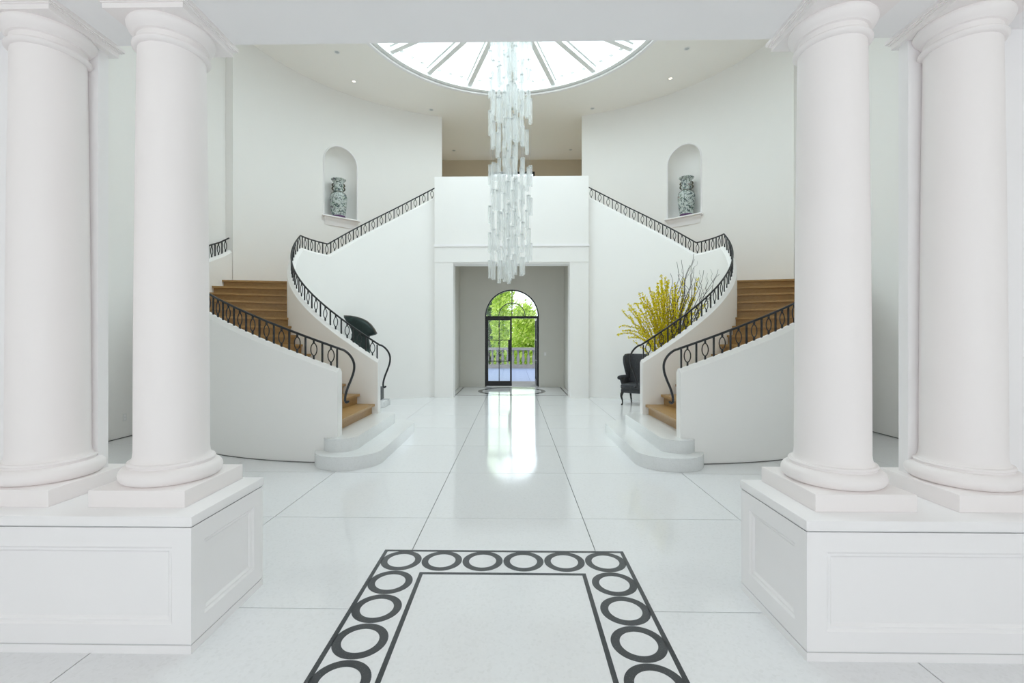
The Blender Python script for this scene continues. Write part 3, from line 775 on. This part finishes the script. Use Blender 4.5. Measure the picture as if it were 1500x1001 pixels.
def leaf(loc, rz, label):
    lf = empty('door_leaf', loc, rz); lf.parent = dr; lf['label'] = label
    w, h = 0.855, ZTR - 0.04
    def part(n_, m_, *b): MB().box(*b).build(n_, m_, lf, local=True)
    part('stile', M['doorblack'], 0, 0.06, -0.025, 0.025, 0.02, h); part('stile', M['doorblack'], w - 0.06, w, -0.025, 0.025, 0.02, h)
    part('rail', M['doorblack'], 0.06, w - 0.06, -0.025, 0.025, 0.02, 0.19); part('rail', M['doorblack'], 0.06, w - 0.06, -0.025, 0.025, h - 0.06, h)
    part('mullion', M['doorblack'], w/2 - 0.013, w/2 + 0.013, -0.02, 0.02, 0.19, h - 0.06)
    for z in (0.86, 1.57): part('mullion', M['doorblack'], 0.06, w - 0.06, -0.018, 0.018, z - 0.012, z + 0.012)
    for x0, x1 in ((0.06, w/2 - 0.013), (w/2 + 0.013, w - 0.06)):
        for z0, z1 in ((0.19, 0.848), (0.872, 1.558), (1.582, h - 0.06)):
            part('glass_pane', M['pane'], x0, x1, -0.004, 0.004, z0, z1)
    part('lock_plate', M['doorblack'], w - 0.125, w - 0.005, -0.035, 0.035, 0.86, 1.57)
    MB().tube([(w - 0.07, -0.035, 1.0), (w - 0.07, -0.085, 1.02), (w - 0.07, -0.09, 1.2), (w - 0.07, -0.085, 1.4), (w - 0.07, -0.035, 1.42)], 0.012, 8).build('handle', M['doorblack'], lf, 60, local=True)
leaf((-DW + 0.045, 0.02, 0), 0, 'closed left leaf'); leaf((DW - 0.045 - 0.005, 0.06, 0), R(91), 'leaf standing open to the terrace')

# ================================================================== CHANDELIER
ch = empty('chandelier', (0, SY, ZC + 0.16)); tag(ch, 'tall cascade chandelier of clear ribbed glass tubes on wires under the skylight', 'chandelier')
def tubemesh(h, ro=0.044, ri=0.034, n=18):
    m = MB(); vs = []
    for r, z in ((ro, 0), (ro, h), (ri, h), (ri, 0)): vs += [(r*math.cos(2*PI*i/n), r*math.sin(2*PI*i/n), z) for i in range(n)]
    fs = []
    for q in range(4):
        for i in range(n):
            k = (i + 1) % n; a, b = q*n, ((q + 1) % 4)*n
            fs.append((a + i, a + k, b + k, b + i))
    return m.add(vs, fs).mesh('glass_tube', M['tube'], 50)
tubes = [tubemesh(h) for h in (0.36, 0.42, 0.50)]
cap_me = MB().box(-0.036, 0.036, -0.005, 0.005, -0.005, 0.005).box(-0.005, 0.005, -0.036, 0.036, -0.005, 0.005).mesh('tube_hanger', M['hanger'])
MB().lathe([(0.02, -0.06), (0.5, -0.06), (0.52, -0.03), (0.52, 0.0), (0.02, 0.0)], 40).build('canopy', M['skyframe'], ch, 40, local=True)
strings = []
for n_, rr, off in ((12, 0.41, 6), (8, 0.27, 17), (5, 0.13, 35)):
    for i in range(n_):
        a = R(off + 360*i/n_ + random.uniform(-4, 4)); strings.append((rr*math.cos(a), rr*math.sin(a), rr, i))
for (x, y, rr, i) in strings:
    outer = rr > 0.35
    z = 8.25 - 0.31*(i % 2) - random.uniform(0, 0.2)
    zend = random.choice([2.78, 2.84, 3.2, 3.45]) if outer else random.choice([2.74, 2.92, 3.1, 3.35])
    while True:
        up_ = z > 5.4
        h = random.choice([1, 2]) if up_ else random.choice([0, 1])
        gap = random.uniform(0.10, 0.26) if up_ else random.uniform(0.16, 0.42)
        hh = (0.36, 0.42, 0.50)[h]
        if outer and z - hh < 5.42 and z > 5.15: z = 5.14 - random.uniform(0, 0.2)*(i % 3); continue
        if z - hh < zend + 0.46: break
        tb = link('glass_tube', tubes[h], ch, (x, y, z - hh - ZC - 0.16), random.uniform(0, 1))
        link('tube_hanger', cap_me, tb, (0, 0, hh - 0.012))
        z -= hh + gap
    tb = link('glass_tube', tubes[0], ch, (x, y, zend - ZC - 0.16), 0.3); link('tube_hanger', cap_me, tb, (0, 0, 0.36 - 0.012))
    MB().tube([(x, y, -0.05), (x, y, zend + 0.34 - ZC - 0.16)], 0.0022, 5).build('wire', M['wire'], ch, local=True)

# ================================================================== NICHE VASES
def vase(name, label, m, sx):
    c = ell(NS, 0.13); x = c[0] if sx < 0 else -c[0]
    v = empty(name, (x, c[1], ZS), R(-20*sx)); tag(v, label, 'vase')
    k = 1.12
    ft = [(0.10, 0), (0.185, 0.0), (0.19, 0.04), (0.178, 0.072), (0.1, 0.072)]
    MB().lathe([(r, z*1.0) for r, z in ft], 40).build('stand', M['purple'], v, 40, local=True)
    pr = [(0.12, 0.07), (0.168, 0.07), (0.178, 0.12), (0.196, 0.25), (0.212, 0.40), (0.222, 0.52), (0.221, 0.58), (0.205, 0.64), (0.17, 0.685), (0.135, 0.715), (0.125, 0.73), (0.122, 0.80), (0.120, 0.92), (0.126, 0.985), (0.15, 1.03), (0.185, 1.065), (0.192, 1.08), (0.185, 1.086), (0.14, 1.05), (0.105, 1.0), (0.1, 0.9)]
    MB().lathe([(r*1.03, z) for r, z in pr], 48).build('body', m, v, 40, local=True)
    for s in (-1, 1):
        h = MB()
        h.tube([(s*0.118, 0, 0.96), (s*0.15, 0, 0.955), (s*0.162, 0, 0.915), (s*0.135, 0, 0.885), (s*0.155, 0, 0.855), (s*0.165, 0, 0.82), (s*0.14, 0, 0.785), (s*0.118, 0, 0.775)], 0.02, 8, radii=[0.014, 0.02, 0.022, 0.017, 0.02, 0.022, 0.018, 0.014])
        h.tube([(s*0.13, 0.0, 0.72), (s*0.165, 0.0, 0.7), (s*0.2, 0, 0.66)], 0.013, 8, radii=[0.008, 0.016, 0.01])
        h.build('handle', M['vasehandle'], v, 60, local=True)
    MB().lathe([(0.130, 0.715), (0.139, 0.72), (0.139, 0.735), (0.128, 0.742)], 40, cap=False).build('neck_ring', M['vasehandle'], v, 40, local=True)
vase('porcelain_vase', 'tall green and grey figured porcelain vase in the niche above the bronze sculpture', M['porcA'], -1)
vase('porcelain_vase', 'tall red and green figured porcelain vase in the niche above the yellow branches', M['porcB'], 1)

# ================================================================== BRONZE SCULPTURE
mb = empty('marble_plinth', (-3.57, 10.95, 0)); tag(mb, 'low veined white marble plinth on the floor under the bronze sculpture', 'plinth')
MB().rbox(-3.98, -2.95, 10.6, 11.17, 0, 0.15, 0.012, 2).build('slab', M['marble'], mb, 40)
sc = empty('bronze_sculpture', (-3.63, 10.95, 0.15)); tag(sc, 'dark green bronze torso with fan shaped head on a black stone block', 'sculpture')
MB().rbox(-0.33, 0.53, -0.28, 0.19, 0, 0.30, 0.008, 2).build('stone_block', M['slate'], sc, 40, local=True)
tk = MB(); secs = []
for z, hx, hy, ox in ((0.30, 0.235, 0.17, 0.05), (0.45, 0.24, 0.175, 0.05), (0.62, 0.215, 0.165, 0.05), (0.80, 0.175, 0.14, 0.035), (0.95, 0.185, 0.15, 0.03), (1.12, 0.22, 0.165, 0.02), (1.27, 0.235, 0.165, 0.01), (1.40, 0.225, 0.15, 0.0), (1.50, 0.20, 0.12, 0.01), (1.58, 0.215, 0.10, 0.02)):
    secs.append([(ox + hx*math.copysign(abs(math.cos(a))**0.75, math.cos(a)), hy*math.copysign(abs(math.sin(a))**0.8, math.sin(a)), z) for a in [2*PI*i/28 for i in range(28)]])
vs = [p for s_ in secs for p in s_]; fs = []
for j in range(len(secs) - 1):
    for i in range(28): fs.append((28*j + i, 28*j + (i+1) % 28, 28*(j+1) + (i+1) % 28, 28*(j+1) + i))
fs += [tuple(range(27, -1, -1)), tuple(range(28*(len(secs)-1), 28*len(secs)))]
tk.add(vs, fs).build('torso', M['bronze'], sc, 60, local=True)
# fan head: thick curved blade, outline in x/z, bulged
def fan(scale_y, prof):
    m = MB(); n = len(prof); cxm = sum(p[0] for p in prof)/n; czm = sum(p[1] for p in prof)/n
    rings = []
    for f, y in ((1.0, -0.045), (0.93, -0.085), (0.7, -0.12), (0.35, -0.14)): rings.append([(cxm + (x - cxm)*f, y*scale_y, czm + (z - czm)*f) for x, z in prof])
    back = [(x, 0.05*scale_y, z) for x, z in prof]
    vs = back + [p for r in rings for p in r]; fs = [tuple(range(n - 1, -1, -1))]
    for j in range(len(rings)):
        for i in range(n): fs.append((n*j + i, n*j + (i+1) % n, n*(j+1) + (i+1) % n, n*(j+1) + i))
    fs.append(tuple(range(n*len(rings), n*(len(rings)+1))))
    return m.add(vs, fs)
top = [(-0.36, 2.03), (-0.355, 2.005)]
outl = [(-0.365, 1.99), (-0.29, 1.86), (-0.21, 1.73), (-0.17, 1.62), (-0.17, 1.50), (0.21, 1.47), (0.235, 1.545), (0.30, 1.555), (0.38, 1.575), (0.405, 1.60), (0.345, 1.71), (0.27, 1.81), (0.17, 1.895), (0.05, 1.955), (-0.08, 1.995), (-0.22, 2.02), (-0.365, 2.025)]
outl = [(x, z - 0.02) for x, z in outl]
fan(1.0, outl).build('fan_head', M['bronze'], sc, 35, local=True)
rim = [(-0.365, 2.005), (-0.22, 2.0), (-0.08, 1.975), (0.05, 1.935), (0.17, 1.875), (0.27, 1.79), (0.345, 1.69), (0.405, 1.58)]
MB().tube([(x, 0.0, z) for x, z in rim], 0.018, 8, flat=3.2).build('fan_rim', M['bronzeedge'], sc, 60, local=True)

# ================================================================== WING CHAIR
wc = empty('wing_chair', (3.09, 11.27, 0), R(-33)); tag(wc, 'charcoal tufted wing armchair with black cabriole legs by the flower arrangement', 'armchair')
MB().rbox(-0.31, 0.31, -0.32, 0.27, 0.30, 0.40, 0.03, 4).build('seat_frame', M['fabric'], wc, 60, local=True)
MB().rbox(-0.315, 0.315, -0.34, 0.25, 0.385, 0.515, 0.05, 5).build('seat_cushion', M['fabric'], wc, 60, local=True)
RB = Matrix.Translation((0, 0.20, 0.40)) @ Matrix.Rotation(R(-9), 4, 'X')
bk = MB(); bk.rbox(-0.29, 0.29, -0.02, 0.10, 0.0, 0.845, 0.045, 5, RB)
back = bk.build('backrest', M['fabric'], wc, 60, local=True)
for j, z in enumerate((0.30, 0.44, 0.58, 0.72)):
    for i in range(3 if j % 2 else 4):
        x = (-0.18 + 0.12*i) if j % 2 == 0 else (-0.12 + 0.12*i)
        p = RB @ Vector((x, -0.022, z)); MB().lathe([(0.001, -0.006), (0.012, -0.003), (0.012, 0.003), (0.001, 0.006)], 10, p).build('button', M['fabric'], back, local=True)
for s in (-1, 1):
    w = MB()   # wing: side panel, outline in y/z, curving forward near the top
    pr = [(0.24, 0.62), (0.16, 0.62), (0.12, 0.72), (0.08, 0.86), (0.03, 1.0), (0.015, 1.1), (0.03, 1.18), (0.09, 1.225), (0.20, 1.235), (0.33, 1.235)]
    vs = []; n = len(pr)
    for q, dx in enumerate((0.0, 0.012, 0.055, 0.067)):
        sh = 1.0 if q in (1, 2) else 0.985
        for (y, z) in pr:
            fl_ = 0.05*max(0, (0.2 - y)/0.2)*(1 if z > 0.8 else 0.4)
            vs.append((s*(0.265 + dx + fl_), y + (0 if q in (1, 2) else 0.012), z*1.0 if q in (1, 2) else 0.62 + (z - 0.62)*0.985))
    fs = []
    for q in range(3):
        for i in range(n): fs.append((q*n + i, q*n + (i+1) % n, (q+1)*n + (i+1) % n, (q+1)*n + i))
    fs += [tuple(range(n)), tuple(range(4*n - 1, 3*n - 1, -1))]
    w.add(vs, fs).build('wing', M['fabric'], wc, 50, local=True)
    a = MB()   # scrolled arm: top roll and support panel
    a.tube([(s*0.315, 0.24, 0.655), (s*0.325, 0.05, 0.665), (s*0.345, -0.12, 0.665), (s*0.375, -0.22, 0.655), (s*0.385, -0.25, 0.65)], 0.05, 12, radii=[0.045, 0.047, 0.05, 0.052, 0.04])
    a.rbox(min(s*0.275, s*0.335), max(s*0.275, s*0.335), -0.14, 0.22, 0.38, 0.66, 0.025, 3)
    a.tube([(s*0.31, -0.12, 0.40), (s*0.315, -0.15, 0.5), (s*0.335, -0.19, 0.60), (s*0.365, -0.22, 0.655)], 0.035, 10)
    a.build('arm', M['fabric'], wc, 60, local=True)
for s in (-1, 1):
    MB().tube([(s*0.265, -0.275, 0.33), (s*0.29, -0.30, 0.27), (s*0.295, -0.31, 0.21), (s*0.275, -0.295, 0.12), (s*0.27, -0.29, 0.05), (s*0.282, -0.305, 0.015), (s*0.285, -0.31, 0.0)], 0.03, 10, radii=[0.036, 0.036, 0.028, 0.018, 0.015, 0.022, 0.022]).build('leg', M['ebony'], wc, 60, local=True)
    MB().tube([(s*0.25, 0.22, 0.33), (s*0.25, 0.24, 0.2), (s*0.25, 0.28, 0.08), (s*0.25, 0.30, 0.0)], 0.022, 8, radii=[0.03, 0.024, 0.02, 0.018]).build('leg', M['ebony'], wc, 60, local=True)

# ================================================================== FORSYTHIA ARRANGEMENT
FX, FY = 3.45, 9.9
fa = empty('flower_arrangement', (FX, FY, 0)); tag(fa, 'tall arrangement of yellow forsythia and dark curly willow branches behind the stair parapet', 'flowers')
MB().lathe([(0.10, 0), (0.15, 0.0), (0.2, 0.1), (0.23, 0.3), (0.22, 0.5), (0.17, 0.72), (0.135, 0.82), (0.15, 0.88), (0.165, 0.9), (0.155, 0.905), (0.12, 0.83), (0.1, 0.7)], 32).build('floor_vase', M['pot'], fa, 40, local=True)
def blossoms(pts, m, dens, t0):
    # little five-piece flowers as crossed petals around the twig
    for i in range(len(pts) - 1):
        a, b = Vector(pts[i]), Vector(pts[i+1]); L_ = (b - a).length
        if i/(len(pts) - 1) < t0: continue
        for _ in range(max(1, int(L_*dens))):
            p = a.lerp(b, random.random()) + Vector((random.gauss(0, 0.013), random.gauss(0, 0.013), random.gauss(0, 0.012)))
            s_ = random.uniform(0.012, 0.024)
            for q in range(2):
                u = Vector((random.gauss(0, 1), random.gauss(0, 1), random.gauss(0, 1))).normalized(); v = u.orthogonal().normalized()
                w_ = u.cross(v); m.add([p - v*s_, p + w_*s_*0.6, p + v*s_, p - w_*s_*0.6 + u*s_*0.5], [(0, 1, 2, 3)])
def branch(tip, wig, n=14, seg=0.0, b0=None):
    b0 = b0 or (random.uniform(-0.08, 0.08), random.uniform(-0.08, 0.08), 0.75)
    out = []; ph = random.uniform(0, 6); f = random.uniform(4, 7)
    for i in range(n + 1):
        t_ = i/n
        x = lerp(b0[0], tip[0], t_**1.15); y = lerp(b0[1], tip[1], t_**1.15); z = lerp(b0[2], tip[2], t_ if tip[3] == 0 else math.sin(t_*PI/2*1.15)/math.sin(PI/2*1.15))
        w_ = wig*t_
        out.append((x + w_*math.sin(ph + f*t_*3.1), y + w_*math.cos(ph*1.3 + f*t_*2.7), z + 0.4*w_*math.sin(ph*2 + f*t_*4)))
    return out
tips = []
for i in range(58):
    u = i/57.0
    x = lerp(-0.92, 0.55, u) + random.uniform(-0.08, 0.08)
    hmax = 2.98 - 0.5*abs(u - 0.55)**1.2*2.4
    z = hmax - abs(random.gauss(0, 0.38)); tips.append((x, random.uniform(-0.35, 0.3), max(1.5, z), 0))
tips += [(-1.17, -0.1, 1.70, 1), (-1.13, 0.05, 1.86, 1), (-1.0, -0.2, 1.62, 1), (-0.75, 0.1, 2.34, 1), (-1.05, 0.0, 1.76, 1), (-0.72, -0.2, 2.1, 1), (-0.24, 0, 2.99, 0), (-0.08, 0.1, 2.85, 0), (0.6, 0, 2.93, 0), (0.27, 0, 2.92, 0), (-0.4, 0.0, 2.6, 0), (-0.5, 0, 2.45, 0)]
for tp in tips:
    pts = branch(tp, 0.03)
    m = MB().tube(pts, 0.006, 5, radii=[0.009 - 0.0065*i/(len(pts) - 1) for i in range(len(pts))])
    o = m.build('forsythia_branch', M['twig'], fa, local=True)
    bl = MB(); blossoms(pts, bl, 135, 0.2)
    q = bl.build('blossoms', M['blossom'], o, local=True, recalc=False); q['kind'] = 'stuff'
wt = [(-0.05, 3.02), (0.06, 3.2), (0.16, 3.24), (0.25, 3.12), (0.42, 3.44), (0.50, 3.3), (0.36, 3.1), (0.62, 3.05), (0.96, 3.1), (0.90, 2.95), (0.75, 2.75), (0.30, 2.95), (0.66, 2.6), (0.46, 2.9), (0.14, 2.95), (0.55, 2.75), (0.84, 2.6)]
for (x, z) in wt:
    pts = branch((x, random.uniform(-0.35, -0.05), z, 0), 0.06, 30)
    m = MB().tube(pts, 0.006, 5, radii=[0.014 - 0.010*i/(len(pts) - 1) for i in range(len(pts))])
    for q in range(4):
        i = random.randint(12, 27); p = Vector(pts[i]); d = Vector((random.uniform(-0.25, 0.3), random.uniform(-0.1, 0.1), random.uniform(0.15, 0.4)))
        sub = [tuple(p + d*(k/7) + Vector((0.02*math.sin(k*1.3 + q), 0, 0.012*math.cos(k*1.7)))*(k > 0)) for k in range(8)]
        m.tube(sub, 0.003, 4, radii=[0.0045 - 0.003*k/7 for k in range(8)])
    m.build('willow_branch', M['bark'], fa, local=True)

# ================================================================== SMALL FIXTURES
def outlet(loc, rz, label, two=True):
    o = empty('wall_outlet' if two else 'light_switch', loc, rz); tag(o, label, 'outlet' if two else 'switch')
    MB().rbox(-0.037, 0.037, -0.006, 0.0, -0.06, 0.06, 0.002, 2).build('cover_plate', M['plastic'], o, local=True)
    for z in ((-0.026, 0.026) if two else (0,)):
        MB().rbox(-0.017, 0.017, -0.009, -0.005, z - 0.017 - (0 if two else 0.015), z + 0.017 + (0 if two else 0.015), 0.002, 2).build('socket_face' if two else 'rocker', M['trimw'], o, local=True)
outlet((-XW, 7.35, 0.33), R(90), 'white wall outlet low on the side wall behind the columns, sculpture side')
outlet((XW, 7.15, 0.33), R(-90), 'white wall outlet low on the side wall behind the columns, armchair side')
outlet((1.11, YD, 1.10), 0, 'white light switch on the entrance wall beside the door', False)
for i, (x, y, glow) in enumerate(((-4.12, 10.8, 0), (-4.15, 12.03, 1), (-2.38, 13.56, 0), (4.12, 10.8, 0), (4.15, 12.03, 1), (2.38, 13.56, 0), (0.0, 13.56, 0), (0.0, 16.4, 0), (-2.1, 16.5, 0), (2.1, 16.5, 0))):
    d = empty('downlight', (x, y, ZC))
    sd = 'sculpture' if x < 0 else 'armchair'
    if glow: lab = 'small glowing recessed downlight above the vase niche, %s side' % sd
    elif y > 16: lab = 'small recessed downlight in the gallery ceiling, ' + ('behind the chandelier' if x == 0 else '%s side' % sd)
    elif x == 0: lab = 'small unlit recessed downlight between skylight and gallery, behind the chandelier'
    elif y > 13: lab = 'small unlit recessed downlight at the gallery opening corner, %s side' % sd
    else: lab = 'small unlit recessed downlight beside the skylight rim, %s side' % sd
    tag(d, lab, 'downlight', 'recessed ceiling downlights')
    MB().lathe([(0.045, -0.002), (0.068, -0.004), (0.072, 0.0), (0.045, 0.002)], 24, cap=False).build('trim_ring', M['plastic'], d, 40, local=True)
    MB().lathe([(0.046, -0.0012), (0.02, -0.0014), (0.0005, -0.0014)], 24).build('lens', M['lampglow'] if glow else M['wire'], d, local=True)

# ================================================================== TERRACE AND GARDEN
te = MB().box(-6, 6, YD + 0.3, 26.4, -0.3, -0.075).build('floor_terrace', M['stone']); struct(te, 'stone paved terrace outside the entrance door', 'terrace')
sm = MB().box(-0.297, 0.297, -0.297, 0.297, -0.075, -0.045).mesh('paving_slab', M['slab'])
for i in range(-4, 4):
    for j in range(17): link('paving_slab', sm, te, (0.3 + 0.6*i + 0.1, YD + 0.62 + 0.6*j, 0))
struct(MB().box(-60, 60, 26.4, 120, -0.6, -0.3).build('ground', M['grass']), 'green lawn beyond the terrace balustrade', 'lawn')
bs = empty('balustrade', (0, 25.9, -0.075)); tag(bs, 'pale stone balustrade with turned balusters at the terrace edge', 'balustrade')
MB().box(-4.5, 4.5, 25.72, 26.08, -0.075, 0.16).build('base_course', M['stone'], bs)
MB().box(-4.5, 4.5, 25.70, 26.10, 0.98, 1.12).build('top_rail', M['stone'], bs)
bp = [(0.085, 0.0), (0.085, 0.06), (0.05, 0.08), (0.055, 0.12), (0.085, 0.22), (0.095, 0.3), (0.08, 0.42), (0.05, 0.58), (0.045, 0.68), (0.06, 0.7), (0.05, 0.73), (0.085, 0.76), (0.085, 0.82)]
bme = MB().lathe(bp, 16).mesh('stone_baluster', M['stone'], 50)
for i in range(-15, 16):
    if i not in (-9, 10): link('stone_baluster', bme, bs, (0.29*i, 0, 0.235))
for x in (-2.61, 2.9): MB().box(x - 0.2, x + 0.2, 25.68, 26.12, -0.075, 1.22).build('pier', M['stone'], bs)
def tree(label, x, y, h, rx, m, n, trunk, zb=0.2, name='tree', ls=0.2):
    o = empty(name, (x, y, -0.3)); tag(o, label, 'tree', 'garden trees beyond the balustrade')
    MB().tube([(0, 0, 0), (0.05, 0, h*0.3), (0, 0.05, h*0.75)], 0.15, 8, radii=[trunk, trunk*0.8, trunk*0.3]).build('trunk', M['bark'], o, 60, local=True)
    f = MB()
    cl_ = [(random.gauss(0, 0.45)*rx, random.gauss(0, 0.4)*rx, lerp(zb, h, random.random()**0.85)) for _ in range(max(20, n//60))]
    for _ in range(n):
        c_ = random.choice(cl_); k_ = 0.32*rx
        tp = 1 - 0.55*max(0, (c_[2]/h - 0.5))*2
        p = Vector((c_[0]*tp + random.gauss(0, k_*0.6), c_[1]*tp + random.gauss(0, k_*0.6), max(0.1, c_[2] + random.gauss(0, k_*0.6))))
        u = Vector((random.gauss(0, 1), random.gauss(0, 1), random.gauss(0, 1))).normalized(); v = u.orthogonal().normalized(); w_ = u.cross(v)
        s_ = random.uniform(0.5, 1.0)*ls
        f.add([p - v*s_, p + w_*s_*0.5, p + v*s_, p - w_*s_*0.5], [(0, 1, 2, 3)])
    q = f.build('foliage', m, o, local=True, recalc=False); q['kind'] = 'stuff'
tree('bright yellow green leafy tree behind the balustrade, seen through the open door leaf', 0.75, 30.0, 3.9, 1.15, M['leafA'], 6500, 0.14, ls=0.15)
tree('tall light green tree seen through the closed door leaf', -1.0, 33.0, 7.0, 1.3, M['leafA'], 7000, 0.16, ls=0.16)
tree('dark slender cypress tree at the edge of the doorway beside the closed leaf', -1.48, 27.6, 4.3, 0.2, M['leafC'], 3500, 0.1, ls=0.1)
tree('mid green slender tree at the edge of the doorway beside the open leaf', 2.15, 28.4, 4.6, 0.4, M['leafB'], 3500, 0.1, ls=0.13)
tree('broad mid green tree far behind the light green one', -2.6, 42.0, 11.0, 2.4, M['leafA'], 9000, 0.3, ls=0.24)
tree('low green bushy tree far behind the slender tree', 4.6, 37.0, 5.4, 1.6, M['leafB'], 6000, 0.25, ls=0.22)
tree('small bright bushy tree between the tall trees far beyond the balustrade', 0.9, 46.0, 4.2, 1.3, M['leafA'], 5000, 0.2, ls=0.2)
